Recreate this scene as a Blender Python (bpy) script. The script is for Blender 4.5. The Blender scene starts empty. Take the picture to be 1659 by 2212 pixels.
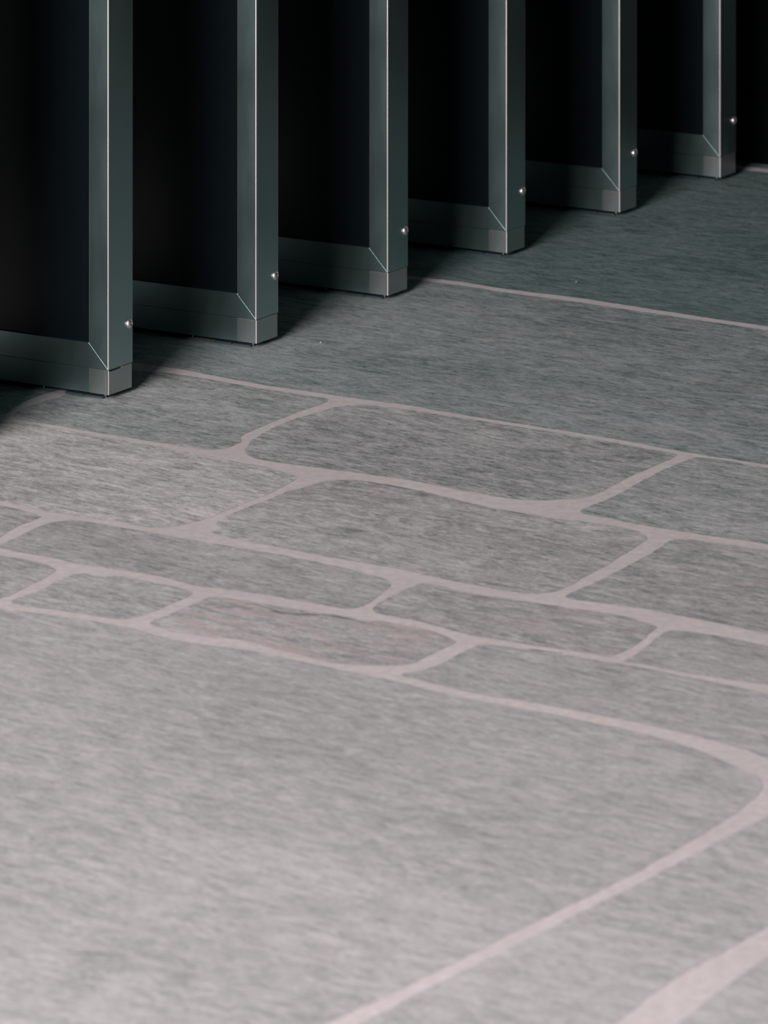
import bpy, bmesh, math, random
from mathutils import Vector, noise

# ------------------------------------------------------------------ camera, world, light, exposure
scene = bpy.context.scene
COL = scene.collection

cam_data = bpy.data.cameras.new('camera')
cam = bpy.data.objects.new('camera', cam_data)
COL.objects.link(cam)
cam.location = (0.0, 0.0, 1.8075)
cam.rotation_euler = (math.pi / 2, 0.0, 0.0)          # level camera, lens shifted down: verticals stay vertical
cam_data.sensor_fit = 'VERTICAL'
cam_data.sensor_height = 36.0
cam_data.lens = 10687.7 / 2212 * 36.0
cam_data.shift_y = -(1106 + 1652.96) / 2212
cam_data.clip_end = 100
cam_data.dof.use_dof = True
cam_data.dof.focus_distance = 7.75
cam_data.dof.aperture_fstop = 9.0
scene.camera = cam

world = bpy.data.worlds.new('world')
scene.world = world
world.use_nodes = True
bg = world.node_tree.nodes['Background']
bg.inputs['Color'].default_value = (0.35, 0.75, 0.80, 1)
bg.inputs['Strength'].default_value = 0.02

def area_light(name, loc, target, sx, sy, energy, color):
    d = bpy.data.lights.new(name, 'AREA')
    d.shape = 'RECTANGLE'
    d.size, d.size_y = sx, sy
    d.energy = energy
    d.color = color
    o = bpy.data.objects.new(name, d)
    COL.objects.link(o)
    o.location = loc
    o.rotation_euler = (Vector(target) - Vector(loc)).to_track_quat('-Z', 'Y').to_euler()
    return o

# daylight through the tall opening behind the camera, to its left
area_light('window_daylight', (-3.4, 0.6, 2.9), (0.1, 7.2, 0.5), 3.4, 3.4, 1420, (1.0, 0.95, 0.955))

scene.view_settings.view_transform = 'Standard'
scene.view_settings.look = 'None'
scene.view_settings.exposure = 0.0
scene.view_settings.gamma = 1.0
scene.view_settings.use_curve_mapping = False

ROW = 0.537918                                          # azimuth of the row of doors
ALONG = Vector((math.sin(ROW), math.cos(ROW)))          # from door to door
INTO = Vector((-math.cos(ROW), math.sin(ROW)))          # along each opened leaf

# ------------------------------------------------------------------ helpers
def new_mat(name):
    m = bpy.data.materials.new(name)
    m.use_nodes = True
    nt = m.node_tree
    return m, nt, nt.nodes['Principled BSDF']

def node(nt, kind, **kw):
    n = nt.nodes.new(kind)
    for k, v in kw.items():
        if hasattr(n, k):
            setattr(n, k, v)
        else:
            n.inputs[k].default_value = v
    return n

def math_node(nt, op, a, b=None, c=None):
    n = nt.nodes.new('ShaderNodeMath')
    n.operation = op
    for i, v in enumerate((a, b, c)):
        if v is None:
            continue
        if isinstance(v, (int, float)):
            n.inputs[i].default_value = v
        else:
            nt.links.new(v, n.inputs[i])
    return n.outputs[0]

def mix_col(nt, fac, a, b, mode='MIX'):
    n = nt.nodes.new('ShaderNodeMix')
    n.data_type = 'RGBA'
    n.blend_type = mode
    for sock, v in ((n.inputs[0], fac), (n.inputs[6], a), (n.inputs[7], b)):
        if isinstance(v, (int, float)):
            sock.default_value = v
        elif isinstance(v, tuple):
            sock.default_value = v if len(v) == 4 else (*v, 1)
        else:
            nt.links.new(v, sock)
    return n.outputs[2]

def map_range(nt, v, a, b, c, d, smooth=False):
    n = nt.nodes.new('ShaderNodeMapRange')
    if smooth:
        n.interpolation_type = 'SMOOTHSTEP'
    nt.links.new(v, n.inputs[0])
    for i, x in enumerate((a, b, c, d)):
        n.inputs[i + 1].default_value = x
    return n.outputs[0]

def coords(nt, scale, rot=0.0, loc=(0, 0, 0)):
    tc = nt.nodes.new('ShaderNodeTexCoord')
    r = nt.nodes.new('ShaderNodeMapping')
    r.inputs['Rotation'].default_value = (0, 0, rot)
    r.inputs['Location'].default_value = loc
    nt.links.new(tc.outputs['Object'], r.inputs['Vector'])
    s = nt.nodes.new('ShaderNodeMapping')
    s.inputs['Scale'].default_value = scale
    nt.links.new(r.outputs[0], s.inputs['Vector'])
    return s.outputs[0]

def noise_tex(nt, vec, scale=1.0, detail=4.0, rough=0.55, dist=0.0):
    n = nt.nodes.new('ShaderNodeTexNoise')
    nt.links.new(vec, n.inputs['Vector'])
    n.inputs['Scale'].default_value = scale
    n.inputs['Detail'].default_value = detail
    n.inputs['Roughness'].default_value = rough
    n.inputs['Distortion'].default_value = dist
    return n.outputs['Fac']

def tag(o, label=None, cat=None, group=None, kind=None):
    for k, v in (('label', label), ('category', cat), ('group', group), ('kind', kind)):
        if v:
            o[k] = v
    return o

def link_bm(name, bm, mats, parent=None, smooth=False):
    me = bpy.data.meshes.new(name)
    bm.normal_update()
    bm.to_mesh(me)
    bm.free()
    for m in (mats if isinstance(mats, (list, tuple)) else [mats]):
        me.materials.append(m)
    if smooth:
        for p in me.polygons:
            p.use_smooth = True
    o = bpy.data.objects.new(name, me)
    COL.objects.link(o)
    if parent:
        o.parent = parent
    return o

def prism(bm, yz, x0, x1):
    """Polygon in the (y, z) plane extruded along x."""
    a = [bm.verts.new((x0, y, z)) for y, z in yz]
    b = [bm.verts.new((x1, y, z)) for y, z in yz]
    bm.faces.new(a)
    bm.faces.new(list(reversed(b)))
    n = len(yz)
    for i in range(n):
        bm.faces.new((a[i], b[i], b[(i + 1) % n], a[(i + 1) % n]))
    bmesh.ops.recalc_face_normals(bm, faces=bm.faces)

def box(bm, x0, x1, y0, y1, z0, z1):
    prism(bm, [(y0, z0), (y1, z0), (y1, z1), (y0, z1)], x0, x1)

def cyl(bm, cx, cy, z0, z1, r, n=14):
    a = [bm.verts.new((cx + r * math.cos(2 * math.pi * i / n), cy + r * math.sin(2 * math.pi * i / n), z0)) for i in range(n)]
    b = [bm.verts.new((v.co.x, v.co.y, z1)) for v in a]
    bm.faces.new(list(reversed(a)))
    bm.faces.new(b)
    for i in range(n):
        bm.faces.new((a[i], a[(i + 1) % n], b[(i + 1) % n], b[i]))

def weighted_bevel(o, width, weight, segments=3):
    """weight(p, q) gives the bevel weight of the edge between the points p and q."""
    me = o.data
    at = me.attributes.new('bevel_weight_edge', 'FLOAT', 'EDGE')
    for e in me.edges:
        p, q = (me.vertices[i].co for i in e.vertices)
        at.data[e.index].value = weight(p, q)
    m = o.modifiers.new('rounded edges', 'BEVEL')
    m.limit_method = 'WEIGHT'
    m.width = width
    m.segments = segments
    for p in me.polygons:
        p.use_smooth = True
    m.harden_normals = True
    if len(me.materials) > 1:
        m.material = 1
    return o

# ------------------------------------------------------------------ materials
def stone_material():
    m, nt, p = new_mat('riven_stone')
    rot = -(math.pi - ROW - 0.12)            # texture x runs along the grain, parallel to the leaves
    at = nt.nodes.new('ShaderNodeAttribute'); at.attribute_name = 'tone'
    st = nt.nodes.new('ShaderNodeAttribute'); st.attribute_name = 'stain'
    sh = nt.nodes.new('ShaderNodeAttribute'); sh.attribute_name = 'cloud'
    streak = noise_tex(nt, coords(nt, (22, 120, 1), rot), 1, 7, 0.70, 1.0)
    fine = noise_tex(nt, coords(nt, (95, 430, 1), rot, (3, 1, 0)), 1, 4, 0.7, 0.4)
    swirl = noise_tex(nt, coords(nt, (9, 20, 1), rot, (7, 2, 0)), 1, 6, 0.62, 2.2)
    grain = noise_tex(nt, coords(nt, (520, 760, 1), rot, (5, 8, 0)), 1, 2, 0.7)
    patch = noise_tex(nt, coords(nt, (1.6, 3.2, 1), rot, (1, 5, 0)), 1, 3, 0.5)
    # 0 in the open grain, 1 on the worn crests
    v = math_node(nt, 'MULTIPLY', math_node(nt, 'SUBTRACT', streak, 0.5), 2.6)
    v = math_node(nt, 'ADD', v, math_node(nt, 'MULTIPLY', math_node(nt, 'SUBTRACT', fine, 0.5), 2.8))
    v = math_node(nt, 'ADD', v, math_node(nt, 'MULTIPLY', math_node(nt, 'SUBTRACT', grain, 0.5), 1.6))
    v = math_node(nt, 'ADD', v, math_node(nt, 'MULTIPLY', math_node(nt, 'SUBTRACT', swirl, 0.5), 1.7))
    v = math_node(nt, 'ADD', v, math_node(nt, 'MULTIPLY', math_node(nt, 'SUBTRACT', patch, 0.5), 0.7))
    v = math_node(nt, 'MULTIPLY', v, math_node(nt, 'SUBTRACT', 1.35, sh.outputs['Fac']))
    fac = nt.nodes.new('ShaderNodeMapRange'); fac.clamp = True
    nt.links.new(v, fac.inputs[0])
    for i, x in enumerate((-0.95, 0.85, 0.0, 1.0)):
        fac.inputs[i + 1].default_value = x
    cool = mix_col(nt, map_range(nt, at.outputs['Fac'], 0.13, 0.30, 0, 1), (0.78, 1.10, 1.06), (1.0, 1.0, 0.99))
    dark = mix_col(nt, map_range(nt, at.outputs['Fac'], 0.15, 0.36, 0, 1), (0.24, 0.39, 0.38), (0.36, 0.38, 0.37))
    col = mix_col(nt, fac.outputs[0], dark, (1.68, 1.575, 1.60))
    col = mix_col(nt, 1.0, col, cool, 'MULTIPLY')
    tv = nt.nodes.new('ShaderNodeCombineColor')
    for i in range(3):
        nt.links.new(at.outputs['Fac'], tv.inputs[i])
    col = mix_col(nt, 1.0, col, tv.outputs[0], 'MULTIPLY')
    rust = noise_tex(nt, coords(nt, (5, 26, 1), rot, (2.3, 0.4, 0)), 1, 4, 0.6, 1.2)
    rf = math_node(nt, 'MULTIPLY', map_range(nt, rust, 0.44, 0.66, 0.0, 0.7, True), st.outputs['Fac'])
    col = mix_col(nt, rf, col, (0.41, 0.335, 0.318))
    nt.links.new(col, p.inputs['Base Color'])
    p.inputs['Roughness'].default_value = 0.7
    p.inputs['Specular IOR Level'].default_value = 0.25
    b = nt.nodes.new('ShaderNodeBump')
    b.inputs['Strength'].default_value = 0.5
    b.inputs['Distance'].default_value = 0.0016
    h = math_node(nt, 'ADD', streak, math_node(nt, 'MULTIPLY', fine, 0.35))
    nt.links.new(h, b.inputs['Height'])
    nt.links.new(b.outputs[0], p.inputs['Normal'])
    return m

def grout_material():
    m, nt, p = new_mat('pinkish_grout')
    n = noise_tex(nt, coords(nt, (70, 70, 70)), 1, 5, 0.6)
    n2 = noise_tex(nt, coords(nt, (6, 6, 6), 0, (4, 4, 0)), 1, 3, 0.5)
    col = mix_col(nt, map_range(nt, n, 0.3, 0.7, 0, 1), (0.41, 0.368, 0.368), (0.53, 0.475, 0.478))
    col = mix_col(nt, map_range(nt, n2, 0.35, 0.7, 0, 0.35), col, (0.38, 0.34, 0.34))
    nt.links.new(col, p.inputs['Base Color'])
    p.inputs['Roughness'].default_value = 0.85
    p.inputs['Specular IOR Level'].default_value = 0.2
    b = nt.nodes.new('ShaderNodeBump')
    b.inputs['Strength'].default_value = 0.3
    b.inputs['Distance'].default_value = 0.001
    nt.links.new(n, b.inputs['Height'])
    nt.links.new(b.outputs[0], p.inputs['Normal'])
    return m

def metal_material(name, c, rough, grain=0.06, metallic=1.0):
    m, nt, p = new_mat(name)
    n = noise_tex(nt, coords(nt, (500, 500, 500)), 1, 2, 0.6)
    n2 = noise_tex(nt, coords(nt, (9, 9, 3), 0, (1, 2, 3)), 1, 4, 0.6)
    lo = tuple(x * (1 - grain) for x in c)
    hi = tuple(min(1, x * (1 + grain)) for x in c)
    nt.links.new(mix_col(nt, map_range(nt, n, 0.3, 0.7, 0, 1), lo, hi), p.inputs['Base Color'])
    nt.links.new(map_range(nt, n2, 0.3, 0.7, rough - 0.04, rough + 0.04), p.inputs['Roughness'])
    p.inputs['Metallic'].default_value = metallic
    return m

def plain(name, c, rough, metallic=0.0, spec=0.5):
    m, nt, p = new_mat(name)
    n = noise_tex(nt, coords(nt, (40, 40, 40)), 1, 3, 0.6)
    nt.links.new(mix_col(nt, n, tuple(x * 0.85 for x in c), tuple(x * 1.15 for x in c)), p.inputs['Base Color'])
    p.inputs['Roughness'].default_value = rough
    p.inputs['Metallic'].default_value = metallic
    p.inputs['Specular IOR Level'].default_value = spec
    return m

STONE = stone_material()
GROUT = grout_material()
FRAME = metal_material('anodised_aluminium', (0.335, 0.465, 0.46), 0.325)
CAP = metal_material('brushed_aluminium', (0.40, 0.46, 0.45), 0.37, 0.10)
EDGE = metal_material('bare_metal', (0.68, 0.62, 0.615), 0.42)
GLASS = plain('dark_tinted_glass', (0.003, 0.006, 0.0075), 0.26, 0.0, 0.36)
BLACK = plain('black_gasket', (0.004, 0.005, 0.005), 0.6, 0.0, 0.2)
BLUE = plain('blue_grey_steel', (0.07, 0.095, 0.11), 0.45, 0.6)
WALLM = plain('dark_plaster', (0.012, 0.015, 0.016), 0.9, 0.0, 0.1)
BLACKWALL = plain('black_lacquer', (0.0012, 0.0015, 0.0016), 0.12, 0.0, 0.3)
CREVICE = plain('dark_crevice', (0.14, 0.13, 0.125), 0.9, 0.0, 0.1)
CHIP = plain('pale_grit', (0.45, 0.42, 0.40), 0.8)

# ------------------------------------------------------------------ the setting: stone floor and the dark wall behind the doors
STONES = {
    's1': [(-1.3875, 8.5745), (-0.3865, 7.9206), (-0.3273, 7.8883), (-0.2110, 7.7897), (-0.1373, 7.7428), (-0.0855, 7.7119), (-0.0363, 7.6812), (0.0489, 7.6357), (0.0850, 7.6027), (0.1628, 7.5492), (0.2596, 7.4877), (0.3471, 7.4273), (0.4299, 7.3566), (0.4998, 7.3120), (0.5643, 7.2707), (1.0850, 6.9415), (1.2141, 7.7677), (0.6314, 8.1650), (0.5173, 8.2451), (0.4196, 8.3126), (0.3297, 8.3811), (0.2139, 8.4507), (0.1358, 8.5103), (0.0636, 8.5517), (-0.1869, 8.7059), (-1.5347, 9.4838)],
    's0': [(-1.5415, 9.5258), (-0.1878, 8.7453), (0.0678, 8.5783), (0.1362, 8.5404), (0.2145, 8.4767), (0.3310, 8.4139), (0.4212, 8.3449), (0.5190, 8.2734), (0.6336, 8.1927), (1.2190, 7.7991), (1.4250, 9.1168), (0.7397, 9.5305), (0.6476, 9.6064), (-1.7864, 11.0391)],
    's00': [(-1.7935, 11.0835), (0.6502, 9.6447), (0.7426, 9.5683), (1.4304, 9.1513), (1.7941, 11.4786), (-2.3105, 14.2783)],
    's2': [(-0.5681, 7.5758), (-0.5654, 7.5580), (-0.5425, 7.5345), (-0.5076, 7.5198), (-0.4671, 7.4906), (-0.4341, 7.4646), (-0.4038, 7.4473), (-0.3321, 7.4017), (-0.2648, 7.3594), (-0.2408, 7.3650), (-0.2296, 7.3790), (-0.2157, 7.4017), (-0.2128, 7.4187), (-0.2174, 7.4358), (-0.2091, 7.4617), (-0.1756, 7.5227), (-0.1450, 7.5758), (-0.1242, 7.6086), (-0.0997, 7.6417), (-0.0886, 7.6660), (-0.0866, 7.6782), (-0.0895, 7.6874), (-0.1142, 7.6996), (-0.1368, 7.7181), (-0.2103, 7.7646), (-0.2625, 7.8054), (-0.3257, 7.8498), (-0.3753, 7.8722), (-0.4014, 7.8786), (-0.4233, 7.8754), (-0.4403, 7.8498), (-0.4943, 7.7181), (-0.5057, 7.6935), (-0.5203, 7.6751), (-0.5360, 7.6539), (-0.5534, 7.6267), (-0.5642, 7.5997)],
    's2b': [(-1.2945, 7.9993), (-0.5887, 7.5847), (-0.5804, 7.5877), (-0.5744, 7.6027), (-0.5669, 7.6357), (-0.5562, 7.6660), (-0.5451, 7.6904), (-0.5334, 7.7088), (-0.5214, 7.7242), (-0.5068, 7.7428), (-0.4528, 7.8754), (-0.4489, 7.8979), (-0.4591, 7.9206), (-0.4743, 7.9271), (-1.3741, 8.4916)],
    's4': [(-1.2913, 7.9795), (-0.5868, 7.5610), (-0.5304, 7.5139), (-0.4571, 7.4646), (-0.4027, 7.4273), (-0.3309, 7.3762), (-0.2635, 7.3231), (-0.2248, 7.2927), (-0.1832, 7.2653), (-0.1485, 7.2326), (-0.1291, 7.2056), (-0.1255, 7.1922), (-0.1287, 7.1815), (-0.1371, 7.1655), (-0.1689, 7.0945), (-0.2165, 7.0223), (-0.2351, 6.9893), (-0.2568, 6.9565), (-0.2849, 6.9291), (-0.3103, 6.9167), (-0.3330, 6.9167), (-0.3498, 6.9291), (-0.3768, 6.9490), (-0.4105, 6.9691), (-0.4341, 6.9817), (-0.4507, 6.9867), (-0.4679, 6.9994), (-0.4850, 7.0095), (-0.5131, 7.0351), (-0.5484, 7.0660), (-1.2117, 7.4877)],
    's3': [(-0.2069, 7.3594), (-0.2041, 7.3314), (-0.1911, 7.3065), (-0.1702, 7.2927), (-0.1426, 7.2762), (-0.1220, 7.2653), (-0.0708, 7.2408), (-0.0003, 7.2030), (0.0333, 7.1842), (0.0998, 7.1312), (0.1654, 7.0841), (0.1987, 7.0685), (0.2245, 7.0660), (0.2517, 7.0711), (0.2710, 7.0737), (0.2865, 7.0789), (0.2983, 7.0919), (0.3161, 7.1206), (0.3531, 7.1949), (0.3794, 7.2353), (0.4084, 7.2817), (0.4281, 7.3148), (0.4337, 7.3287), (0.4316, 7.3398), (0.4235, 7.3426), (0.3461, 7.4045), (0.2589, 7.4675), (0.2102, 7.4994), (0.1206, 7.5580), (0.0487, 7.6056), (-0.0004, 7.6327), (-0.0247, 7.6417), (-0.0461, 7.6417), (-0.0647, 7.6357), (-0.0817, 7.6237), (-0.0992, 7.5997), (-0.1443, 7.5433), (-0.1780, 7.4761), (-0.1956, 7.4273), (-0.2037, 7.3932)],
    's5': [(0.2784, 7.0095), (0.2805, 6.9969), (0.2842, 6.9918), (0.3096, 6.9741), (0.3322, 6.9540), (0.3565, 6.9341), (0.3821, 6.9167), (0.4034, 6.9043), (0.4500, 6.8748), (0.4940, 6.8529), (0.5300, 6.8287), (1.0225, 6.5419), (1.0819, 6.9216), (0.5628, 7.2516), (0.5250, 7.2817), (0.4990, 7.3010), (0.4786, 7.3120), (0.4623, 7.3148), (0.4517, 7.3092), (0.4364, 7.2817), (0.4060, 7.2380), (0.3766, 7.1815), (0.3498, 7.1285), (0.3286, 7.0867), (0.3136, 7.0634), (0.2961, 7.0402), (0.2842, 7.0223)],
    's6': [(-1.2070, 7.4588), (-0.5464, 7.0402), (-0.5114, 7.0121), (-0.4914, 6.9893), (-0.4840, 6.9766), (-0.4855, 6.9691), (-0.4972, 6.9515), (-0.5174, 6.9167), (-0.5330, 6.8675), (-0.5439, 6.8432), (-0.5563, 6.8383), (-0.5832, 6.8529), (-1.1686, 7.2218)],
    's7': [(-0.5360, 6.8238), (-0.5389, 6.8118), (-0.5283, 6.8070), (-0.4784, 6.7760), (-0.4284, 6.7382), (-0.3956, 6.7171), (-0.3633, 6.7008), (-0.3312, 6.6845), (-0.2990, 6.6638), (-0.2730, 6.6386), (-0.2473, 6.6159), (-0.2035, 6.6000), (-0.1410, 6.5642), (-0.0791, 6.5265), (-0.0545, 6.5111), (-0.0393, 6.5089), (-0.0272, 6.5220), (-0.0181, 6.5419), (-0.0046, 6.5776), (0.0053, 6.6045), (0.0090, 6.6204), (0.0090, 6.6318), (0.0053, 6.6432), (-0.0003, 6.6546), (-0.0184, 6.6776), (-0.0657, 6.7194), (-0.1070, 6.7499), (-0.1456, 6.7784), (-0.2102, 6.8166), (-0.2592, 6.8480), (-0.3020, 6.8748), (-0.3287, 6.8945), (-0.3754, 6.9241), (-0.4091, 6.9465), (-0.4259, 6.9540), (-0.4423, 6.9565), (-0.4613, 6.9490), (-0.4736, 6.9390), (-0.4881, 6.9142), (-0.5021, 6.8846), (-0.5158, 6.8529), (-0.5300, 6.8287)],
    's8': [(-0.1035, 7.1576), (-0.0923, 7.1709), (-0.0803, 7.1789), (-0.0602, 7.1842), (-0.0366, 7.1815), (-0.0003, 7.1602), (0.0337, 7.1364), (0.0662, 7.1075), (0.0996, 7.0763), (0.1315, 7.0428), (0.1645, 7.0172), (0.1961, 6.9969), (0.2288, 6.9766), (0.2602, 6.9616), (0.3081, 6.9390), (0.3306, 6.9216), (0.3485, 6.9043), (0.3611, 6.8846), (0.3653, 6.8675), (0.3646, 6.8553), (0.3579, 6.8359), (0.3331, 6.7879), (0.2981, 6.7147), (0.2818, 6.6845), (0.2641, 6.6500), (0.2468, 6.6181), (0.2311, 6.5955), (0.2190, 6.5843), (0.1998, 6.5798), (0.1790, 6.5865), (0.1541, 6.6000), (0.1083, 6.6318), (0.0621, 6.6661), (-0.0003, 6.7194), (-0.0660, 6.7547), (-0.1302, 6.8046), (-0.1951, 6.8480), (-0.2214, 6.8675), (-0.2347, 6.8822), (-0.2435, 6.8945), (-0.2373, 6.9019), (-0.2274, 6.9142), (-0.2331, 6.9291), (-0.2374, 6.9415), (-0.2310, 6.9641), (-0.2157, 6.9969), (-0.1683, 7.0660), (-0.1523, 7.0945), (-0.1362, 7.1206), (-0.1198, 7.1338)],
    's9': [(0.3937, 6.8480), (0.4044, 6.8553), (0.4168, 6.8578), (0.4362, 6.8505), (0.4634, 6.8359), (0.4918, 6.8214), (0.5279, 6.8022), (1.0180, 6.5132), (0.9421, 6.0275), (0.4960, 6.3904), (0.4508, 6.4287), (0.4228, 6.4502), (0.3933, 6.4718), (0.3349, 6.5132), (0.2997, 6.5309), (0.2751, 6.5419), (0.2547, 6.5508), (0.2446, 6.5597), (0.2412, 6.5686), (0.2453, 6.5798), (0.2624, 6.6068), (0.2794, 6.6295), (0.3124, 6.6845), (0.3406, 6.7358), (0.3644, 6.7784), (0.3797, 6.8142)],
    's10': [(-0.0125, 6.5154), (-0.0143, 6.5023), (-0.0088, 6.4892), (-0.0003, 6.4805), (0.0245, 6.4653), (0.0599, 6.4373), (0.0843, 6.4095), (0.1044, 6.3926), (0.1280, 6.3757), (0.1779, 6.3484), (0.2361, 6.3173), (0.2655, 6.2988), (0.2792, 6.2885), (0.2887, 6.2906), (0.3012, 6.3049), (0.3141, 6.3276), (0.3304, 6.3568), (0.3389, 6.3820), (0.3440, 6.3989), (0.3521, 6.4159), (0.3551, 6.4266), (0.3461, 6.4394), (0.3267, 6.4610), (0.3030, 6.4826), (0.2435, 6.5154), (0.1985, 6.5375), (0.1532, 6.5619), (0.1234, 6.5798), (0.0924, 6.6023), (0.0716, 6.6227), (0.0593, 6.6318), (0.0493, 6.6318), (0.0375, 6.6181), (0.0250, 6.6000), (0.0095, 6.5731), (-0.0046, 6.5419)],
    's11': [(-1.1600, 7.1682), (-0.5255, 6.7712), (-0.4991, 6.7570), (-0.4760, 6.7429), (-0.4558, 6.7241), (-0.4472, 6.7077), (-0.4450, 6.6938), (-0.4483, 6.6776), (-0.4603, 6.6523), (-0.4817, 6.6045), (-0.4979, 6.5731), (-0.5089, 6.5575), (-0.5205, 6.5486), (-0.5463, 6.5642), (-1.1209, 6.9266)],
    's12': [(-0.4935, 6.5486), (-0.4941, 6.5397), (-0.4885, 6.5309), (-0.4601, 6.5176), (-0.4380, 6.5067), (-0.4128, 6.4935), (-0.3751, 6.4718), (-0.3595, 6.4631), (-0.3431, 6.4610), (-0.3324, 6.4653), (-0.3207, 6.4740), (-0.3063, 6.4892), (-0.2921, 6.5111), (-0.2665, 6.5552), (-0.2568, 6.5731), (-0.2536, 6.5865), (-0.2590, 6.5978), (-0.2750, 6.6113), (-0.2910, 6.6249), (-0.3102, 6.6363), (-0.3295, 6.6500), (-0.3457, 6.6638), (-0.3584, 6.6684), (-0.3738, 6.6638), (-0.3895, 6.6661), (-0.3996, 6.6776), (-0.4092, 6.6822), (-0.4183, 6.6776), (-0.4266, 6.6615), (-0.4377, 6.6409), (-0.4514, 6.6136), (-0.4650, 6.5865), (-0.4791, 6.5686)],
    's13': [(-0.3073, 6.4459), (-0.3031, 6.4330), (-0.2910, 6.4202), (-0.2691, 6.3989), (-0.2477, 6.3862), (-0.2265, 6.3778), (-0.2025, 6.3736), (-0.1813, 6.3631), (-0.1599, 6.3401), (-0.1357, 6.3194), (-0.1117, 6.2988), (-0.0908, 6.2824), (-0.0701, 6.2661), (-0.0465, 6.2539), (-0.0289, 6.2498), (-0.0085, 6.2519), (0.0120, 6.2519), (0.0325, 6.2559), (0.0443, 6.2722), (0.0586, 6.2967), (0.0743, 6.3235), (0.0863, 6.3422), (0.0931, 6.3547), (0.0896, 6.3652), (0.0780, 6.3841), (0.0597, 6.4095), (0.0424, 6.4223), (0.0244, 6.4351), (-0.0003, 6.4523), (-0.0178, 6.4502), (-0.0360, 6.4631), (-0.0634, 6.4805), (-0.1092, 6.5045), (-0.1400, 6.5220), (-0.1710, 6.5397), (-0.2022, 6.5575), (-0.2209, 6.5664), (-0.2331, 6.5642), (-0.2476, 6.5419), (-0.2618, 6.5154), (-0.2845, 6.4761)],
    's14': [(0.0201, 6.2137), (0.0223, 6.2037), (0.0287, 6.1977), (0.0466, 6.1858), (0.0718, 6.1621), (0.0980, 6.1425), (0.1263, 6.1211), (0.1709, 6.0979), (0.2267, 6.0654), (0.2549, 6.0464), (0.2817, 6.0275), (0.3095, 6.0088), (0.3359, 5.9883), (0.3632, 5.9680), (0.3890, 5.9441), (0.4104, 5.9240), (0.4280, 5.9059), (0.4553, 5.8665), (0.4858, 5.8311), (0.5266, 5.7995), (0.8770, 5.6109), (0.9203, 5.8879), (0.4760, 6.1328), (0.4440, 6.1582), (0.4049, 6.1858), (0.3492, 6.2257), (0.2927, 6.2620), (0.2353, 6.2947), (0.1772, 6.3235), (0.1486, 6.3380), (0.1303, 6.3443), (0.1201, 6.3401), (0.1098, 6.3256), (0.0879, 6.2865), (0.0706, 6.2579), (0.0581, 6.2398), (0.0381, 6.2237)],
    's15': [(0.3024, 6.2701), (0.3062, 6.2640), (0.3360, 6.2498), (0.3617, 6.2297), (0.3919, 6.2097), (0.4347, 6.1898), (0.4784, 6.1641), (0.9254, 5.9204), (0.9354, 5.9846), (0.4919, 6.3380), (0.4587, 6.3631), (0.4182, 6.3904), (0.3957, 6.4031), (0.3781, 6.4095), (0.3659, 6.4053), (0.3574, 6.3926), (0.3489, 6.3694), (0.3384, 6.3401), (0.3250, 6.3090)],
    's16': [(-1.1113, 6.8675), (-0.5048, 6.5045), (-0.4583, 6.4914), (-0.4110, 6.4653), (-0.3645, 6.4437), (-0.3239, 6.4159), (-0.2987, 6.3904), (-0.2708, 6.3673), (-0.2493, 6.3526), (-0.2251, 6.3401), (-0.1951, 6.3297), (-0.1652, 6.3152), (-0.1351, 6.2926), (-0.1053, 6.2701), (-0.0757, 6.2478), (-0.0463, 6.2257), (-0.0230, 6.2137), (-0.0003, 6.1957), (0.0292, 6.1700), (0.0572, 6.1464), (0.0862, 6.1231), (0.1139, 6.1037), (0.1426, 6.0845), (0.1700, 6.0673), (0.2254, 6.0313), (0.2534, 6.0125), (0.2800, 5.9920), (0.3076, 5.9716), (0.3336, 5.9477), (0.3603, 5.9204), (0.3854, 5.8879), (0.4057, 5.8558), (0.4222, 5.8258), (0.4370, 5.7978), (0.4426, 5.7787), (0.4408, 5.7563), (0.4317, 5.7273), (0.4121, 5.6869), (0.3911, 5.6453), (0.3667, 5.6027), (0.3090, 5.5085), (0.2535, 5.4234), (0.2001, 5.3528), (0.1480, 5.2825), (0.0972, 5.2085), (0.0479, 5.1406), (-0.0002, 5.0757), (-0.0374, 5.0269), (-0.0605, 4.9970), (-0.1799, 4.8139), (-0.3152, 4.6183), (-0.4669, 4.4176), (-0.5802, 4.3382), (-0.7020, 4.3382)],
    's17': [(0.4388, 5.6536), (0.3920, 5.5898), (0.3345, 5.5038), (0.2788, 5.4234), (0.2250, 5.3498), (0.1469, 5.2410), (0.0718, 5.1351), (0.0235, 5.0704), (-0.0002, 5.0334), (-0.0278, 4.9970), (-0.1484, 4.8139), (-0.3130, 4.5854), (-0.4544, 4.3776), (-0.4788, 4.3382), (-0.1987, 4.3382), (-0.1767, 4.3975), (-0.0128, 4.6293), (0.1458, 4.8624), (0.2336, 4.9982), (0.2731, 5.0797), (0.2920, 5.1120), (0.3127, 5.1460), (0.3661, 5.2211), (0.4104, 5.2883), (0.4675, 5.3692), (0.5206, 5.3992), (0.8176, 5.2310), (0.8744, 5.5946), (0.5518, 5.7787), (0.5001, 5.7444)],
    's18': [(0.4033, 5.1959), (0.3589, 5.1174), (0.3182, 5.0426), (0.2967, 4.9982), (0.1899, 4.8259), (0.0302, 4.5745), (-0.0942, 4.3875), (-0.1175, 4.3382), (0.6781, 4.3382), (0.8045, 5.1474), (0.5219, 5.3101), (0.4703, 5.2883)],
}
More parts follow.
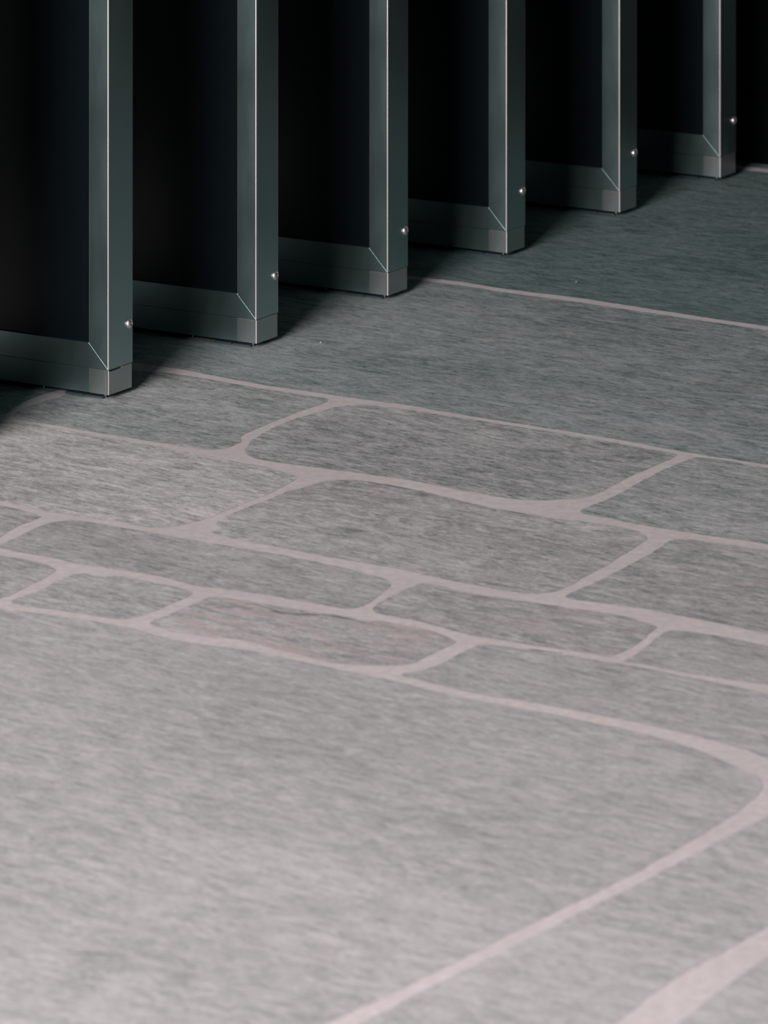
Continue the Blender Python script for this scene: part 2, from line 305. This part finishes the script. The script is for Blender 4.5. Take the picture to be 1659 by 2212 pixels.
# corners of the bedding under the traced slabs
BED = [(-0.7020, 4.3382), (0.6781, 4.3382), (1.7941, 11.4786), (-2.3105, 14.2783)]
CREVICES = [([(-0.2524, 6.5242), (-0.2392, 6.5132), (-0.2263, 6.5111), (-0.2131, 6.5176), (-0.2009, 6.5154), (-0.1920, 6.5242)], 0.0022), ([(-0.1892, 6.5331), (-0.1738, 6.5309), (-0.1570, 6.5176), (-0.1469, 6.5023), (-0.1382, 6.4914), (-0.1271, 6.4848), (-0.1155, 6.4805), (-0.0998, 6.4826), (-0.0827, 6.4783), (-0.0676, 6.4761), (-0.0535, 6.4653), (-0.0390, 6.4566), (-0.0280, 6.4459), (-0.0148, 6.4351), (-0.0021, 6.4223)], 0.0035), ([(0.1837, 6.3235), (0.1954, 6.3173), (0.2273, 6.3029), (0.2246, 6.3090)], 0.0022)]

# tone: lightness per slab, lower and cooler for the far ones, stain: how much pink iron staining it has
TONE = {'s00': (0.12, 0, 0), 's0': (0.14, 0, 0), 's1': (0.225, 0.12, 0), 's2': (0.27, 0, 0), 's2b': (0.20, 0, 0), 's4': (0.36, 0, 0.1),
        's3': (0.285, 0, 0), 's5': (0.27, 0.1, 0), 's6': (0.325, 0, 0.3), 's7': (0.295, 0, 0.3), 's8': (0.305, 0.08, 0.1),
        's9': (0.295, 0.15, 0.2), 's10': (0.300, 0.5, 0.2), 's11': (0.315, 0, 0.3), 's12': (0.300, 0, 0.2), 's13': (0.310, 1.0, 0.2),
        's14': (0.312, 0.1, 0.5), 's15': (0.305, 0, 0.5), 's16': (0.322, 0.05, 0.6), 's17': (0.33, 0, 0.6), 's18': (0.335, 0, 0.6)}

def soften(pts, rounds=2):
    """Cut the corners of a closed outline."""
    for _ in range(rounds):
        out = []
        n = len(pts)
        for i in range(n):
            p, q = Vector(pts[i]), Vector(pts[(i + 1) % n])
            out += [p.lerp(q, 0.25), p.lerp(q, 0.75)]
        pts = out
    return pts

def resample(pts, step):
    out = []
    n = len(pts)
    for i in range(n):
        p, q = Vector(pts[i]), Vector(pts[(i + 1) % n])
        k = max(1, min(60, int((q - p).length / step)))
        out += [p.lerp(q, j / k) for j in range(k)]
    return out

def build_floor():
    bm = bmesh.new()
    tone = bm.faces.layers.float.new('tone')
    stain = bm.faces.layers.float.new('stain')
    cloud = bm.faces.layers.float.new('cloud')
    bed = [bm.verts.new((x, y, -0.0003)) for x, y in BED]
    f = bm.faces.new(bed)
    f.material_index = 1
    rim = [bm.verts.new((x, y, 0.0)) for x, y in ((-8, -4), (8, -4), (8, 15), (-8, 15))]
    inner = [bm.verts.new((x, y, 0.0)) for x, y in BED]
    for i in range(4):
        f = bm.faces.new((rim[i], rim[(i + 1) % 4], inner[(i + 1) % 4], inner[i]))
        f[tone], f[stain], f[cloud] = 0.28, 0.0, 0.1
    for k, pts in STONES.items():
        pts = resample(soften(pts, 2), 0.006)
        n = len(pts)
        top = []
        for i, p in enumerate(pts):
            d = (pts[(i + 1) % n] - pts[i - 1])
            nrm = Vector((d.y, -d.x)).normalized() if d.length > 0 else Vector((0, 0))
            q3 = Vector((p.x * 45, p.y * 45, 0.3))
            j = noise.noise(q3) * 0.0022 + noise.noise(q3 * 3.1) * 0.0012
            top.append(p + nrm * j)
        area = sum(a.x * b.y - b.x * a.y for a, b in zip(top, top[1:] + top[:1]))
        if area < 0:
            top.reverse()
        va = [bm.verts.new((p.x, p.y, 0.0)) for p in top]
        fs = [bm.faces.new(va)]
        for f in fs:
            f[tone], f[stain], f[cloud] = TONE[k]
    for path, w in CREVICES:
        n = len(path)
        L, R = [], []
        for i, p in enumerate(path):
            a, b = Vector(path[max(0, i - 1)]), Vector(path[min(n - 1, i + 1)])
            d = (b - a).normalized()
            nrm = Vector((-d.y, d.x)) * w * (math.sin(math.pi * (i + 0.15) / (n - 0.7)) * (0.7 + 0.5 * math.sin(i * 2.1)))
            L.append(bm.verts.new((p[0] + nrm.x, p[1] + nrm.y, 0.00012)))
            R.append(bm.verts.new((p[0] - nrm.x, p[1] - nrm.y, 0.00012)))
        for i in range(n - 1):
            f = bm.faces.new((R[i], R[i + 1], L[i + 1], L[i]))
            f.material_index = 2
    # every stone keeps its own upward top; the bedding faces up as well
    o = link_bm('floor', bm, [STONE, GROUT, CREVICE])
    tag(o, 'grey riven stone floor with wide pale pink grout joints', 'floor', kind='structure')
    return o

build_floor()

ALL = math.pi / 2 - ROW
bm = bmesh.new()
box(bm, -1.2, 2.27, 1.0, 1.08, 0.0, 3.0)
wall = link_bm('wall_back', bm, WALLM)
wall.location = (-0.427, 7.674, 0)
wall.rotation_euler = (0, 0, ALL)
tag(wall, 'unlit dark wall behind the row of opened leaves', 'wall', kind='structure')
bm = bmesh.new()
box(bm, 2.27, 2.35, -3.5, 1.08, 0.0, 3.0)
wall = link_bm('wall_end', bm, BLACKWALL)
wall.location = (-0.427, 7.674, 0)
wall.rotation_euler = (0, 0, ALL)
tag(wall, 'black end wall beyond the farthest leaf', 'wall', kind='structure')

# ------------------------------------------------------------------ the doors
GAP = 0.0075            # clearance between floor and shoe
SHOE = 0.0380           # height of the shoe
RAIL = 0.0390           # face height of the bottom rail
STILE = 0.0374          # face width of the stile
THICK = 0.0648          # thickness of the shoe
LEAF = 0.400            # length of the leaf
TOP = 2.45
FX0, FX1 = -0.0006, 0.0672   # the frame stands a little proud of the shoe
MITRE = 0.00035

def corner_weight(p, q):
    """Full rounding on the long upright corners, a hair on everything else."""
    if abs(p.x - q.x) < 1e-5 and abs(p.y - q.y) < 1e-5 and abs(p.z - q.z) > 0.02:
        return 1.0
    return 0.17

def make_door(name, notch=False):
    root = bpy.data.objects.new(name, None)
    root.empty_display_size = 0.1
    COL.objects.link(root)
    z0 = GAP + SHOE + 0.0006
    zi = z0 + RAIL
    g = MITRE
    # upright stiles, mitred at both ends
    for y0, s in ((0.0, 1), (LEAF, -1)):
        bm = bmesh.new()
        yz = [(y0, z0 + g), (y0 + s * STILE, zi + g), (y0 + s * STILE, TOP - RAIL - g), (y0, TOP - g)]
        prism(bm, yz, FX0, FX1)
        weighted_bevel(link_bm('stile', bm, [FRAME, EDGE], root), 0.0018, corner_weight if notch else lambda p, q: 1.0 if corner_weight(p, q) == 1.0 else 0.05)
    # rails between them
    bm = bmesh.new()
    prism(bm, [(g, z0), (LEAF - g, z0), (LEAF - STILE - g, zi), (STILE + g, zi)], FX0 + 0.0002, FX1 - 0.0002)
    weighted_bevel(link_bm('bottom_rail', bm, FRAME, root), 0.0016, lambda p, q: 0.2)
    bm = bmesh.new()
    prism(bm, [(g, TOP), (LEAF - g, TOP), (LEAF - STILE - g, TOP - RAIL), (STILE + g, TOP - RAIL)], FX0 + 0.0002, FX1 - 0.0002)
    weighted_bevel(link_bm('top_rail', bm, FRAME, root), 0.0016, lambda p, q: 0.2)
    # dark glass set in the frame, with its gasket
    bm = bmesh.new()
    box(bm, 0.004, 0.0625, STILE - 0.002, LEAF - STILE + 0.002, zi - 0.002, TOP - RAIL + 0.002)
    tag(link_bm('glass_pane', bm, GLASS, root), 'dark tinted glass')
    # shoe below the bottom rail and the lighter cap that closes its end
    bm = bmesh.new()
    box(bm, 0.0004, THICK, STILE - 0.001, LEAF, GAP, GAP + SHOE)
    weighted_bevel(link_bm('shoe', bm, FRAME, root), 0.0012, lambda p, q: 0.3)
    bm = bmesh.new()
    top = GAP + SHOE
    if notch:
        # a slot left open under the front half of the stile
        ztop, xs = top - 0.0022, 0.036
        prof = [(0.0002, GAP), (THICK, GAP), (THICK, top), (xs, top), (xs, ztop), (0.0016, ztop), (0.0016, top), (0.0002, top)]
        va = [bm.verts.new((x, 0.0, z)) for x, z in prof]
        vb = [bm.verts.new((x, 0.006, z)) for x, z in prof]
        bm.faces.new(va)
        bm.faces.new(list(reversed(vb)))
        k = len(prof)
        for i in range(k):
            bm.faces.new((va[i], vb[i], vb[(i + 1) % k], va[(i + 1) % k]))
        box(bm, 0.0002, THICK, 0.006, STILE - 0.0014, GAP, top)
        bmesh.ops.recalc_face_normals(bm, faces=bm.faces)
        cap = link_bm('end_cap', bm, [CAP, EDGE], root)
        weighted_bevel(cap, 0.0018, lambda p, q: 1.0 if corner_weight(p, q) == 1.0 and p.y < 0.001 else 0.1)
    else:
        box(bm, 0.0002, THICK, 0, STILE - 0.0014, GAP, top)
        cap = link_bm('end_cap', bm, [CAP, EDGE], root)
        weighted_bevel(cap, 0.0018, lambda p, q: 1.0 if corner_weight(p, q) == 1.0 and p.y < 0.001 else 0.25)
    tag(cap, 'lighter brushed metal cap closing the end of the shoe')
    # domed screw head on the narrow end
    bm = bmesh.new()
    n = 22
    prof = [(0.0074, 0.0), (0.0074, 0.0012), (0.0066, 0.0028), (0.0050, 0.0042), (0.0034, 0.0050), (0.0030, 0.0050), (0.0028, 0.0026)]
    rings = []
    for r, h in prof:
        rings.append([bm.verts.new((0.0556 + r * math.cos(2 * math.pi * i / n), -h - 0.0001, GAP + 0.1007 + r * math.sin(2 * math.pi * i / n))) for i in range(n)])
    for a, b in zip(rings, rings[1:]):
        for i in range(n):
            bm.faces.new((a[i], a[(i + 1) % n], b[(i + 1) % n], b[i]))
    bm.faces.new(rings[-1])
    bm.faces.new(list(reversed(rings[0])))
    bmesh.ops.recalc_face_normals(bm, faces=bm.faces)
    tag(link_bm('screw', bm, EDGE, root, smooth=True), 'domed screw head with a hollow drive')
    # steel plates and small studs under the shoe
    for a, b, x0 in ((0.0125, 0.047, 0.0006), (0.050, 0.084, 0.0022)):
        bm = bmesh.new()
        box(bm, x0, 0.050, a, b, 0.0, 0.0032)
        weighted_bevel(link_bm('foot_plate', bm, BLUE, root), 0.0005, lambda p, q: 1.0, 2)
    for y in (0.0135, 0.130):
        bm = bmesh.new()
        cyl(bm, 0.0110, y, 0.0, GAP + 0.001, 0.0018)
        link_bm('stud', bm, FRAME, root, smooth=False)
    bm = bmesh.new()
    box(bm, 0.020, 0.046, 0.09, LEAF - 0.04, 0.0008, GAP + 0.001)
    link_bm('brush_seal', bm, BLACK, root)
    return root

def copy_tree(o, parent=None):
    c = o.copy()
    COL.objects.link(c)
    c.parent = parent
    for ch in o.children:
        copy_tree(ch, c)
    return c

# (x, y) of each outer corner on the floor and a small turn of the leaf, in degrees
SPOTS = [
    (-0.6440, 7.3180, 0.10, 'opened leaf outside the left edge, in front of the nearest visible one'),
    (-0.42696, 7.67392, 0.2507, 'nearest metal-framed dark glass leaf on the left, open slot above its end cap'),
    (-0.20683, 8.03014, 0.0073, 'second nearest metal-framed dark glass leaf, beside the slotted nearest one'),
    (0.00700, 8.39406, -0.1819, 'third metal-framed dark glass leaf from the left, where the thin upper grout line starts'),
    (0.21732, 8.74358, -0.1038, 'fourth metal-framed dark glass leaf from the left, just beyond the upper grout line'),
    (0.43436, 9.10921, 0.0885, 'fifth metal-framed dark glass leaf from the left, second from the far end'),
    (0.64233, 9.44509, -0.0608, 'farthest fully seen metal-framed dark glass leaf, beside the black gap at right'),
]
plain_door = None
for i, (x, y, turn, label) in enumerate(SPOTS):
    if i == 1:
        d = make_door('folding_panel', notch=True)
    elif plain_door is None:
        d = plain_door = make_door('folding_panel')
    else:
        d = copy_tree(plain_door)
    d.location = (x, y, 0.0)
    d.rotation_euler = (0, 0, math.pi / 2 - ROW - math.radians(turn))
    tag(d, label, 'panel', 'row of opened glass panels', 'thing')

# ------------------------------------------------------------------ grit lying on the stone
def grit(name, x, y, r, seed, label):
    rnd = random.Random(seed)
    bm = bmesh.new()
    bmesh.ops.create_icosphere(bm, subdivisions=1, radius=r)
    for v in bm.verts:
        v.co *= rnd.uniform(0.7, 1.25)
        v.co.z *= 0.6
    low = min(v.co.z for v in bm.verts)
    for v in bm.verts:
        v.co.z -= low
    o = link_bm(name, bm, CHIP)
    o.location = (x, y, 0.0)
    o.rotation_euler = (0, 0, rnd.uniform(0, 3))
    tag(o, label, 'grit')

grit('stone_chip', -0.1034, 8.071, 0.0018, 1, 'tiny pale chip on the dark slab right of the second leaf')
grit('stone_chip', 0.3318, 8.536, 0.0016, 2, 'tiny pale chip on the dark slab beyond the upper grout line')
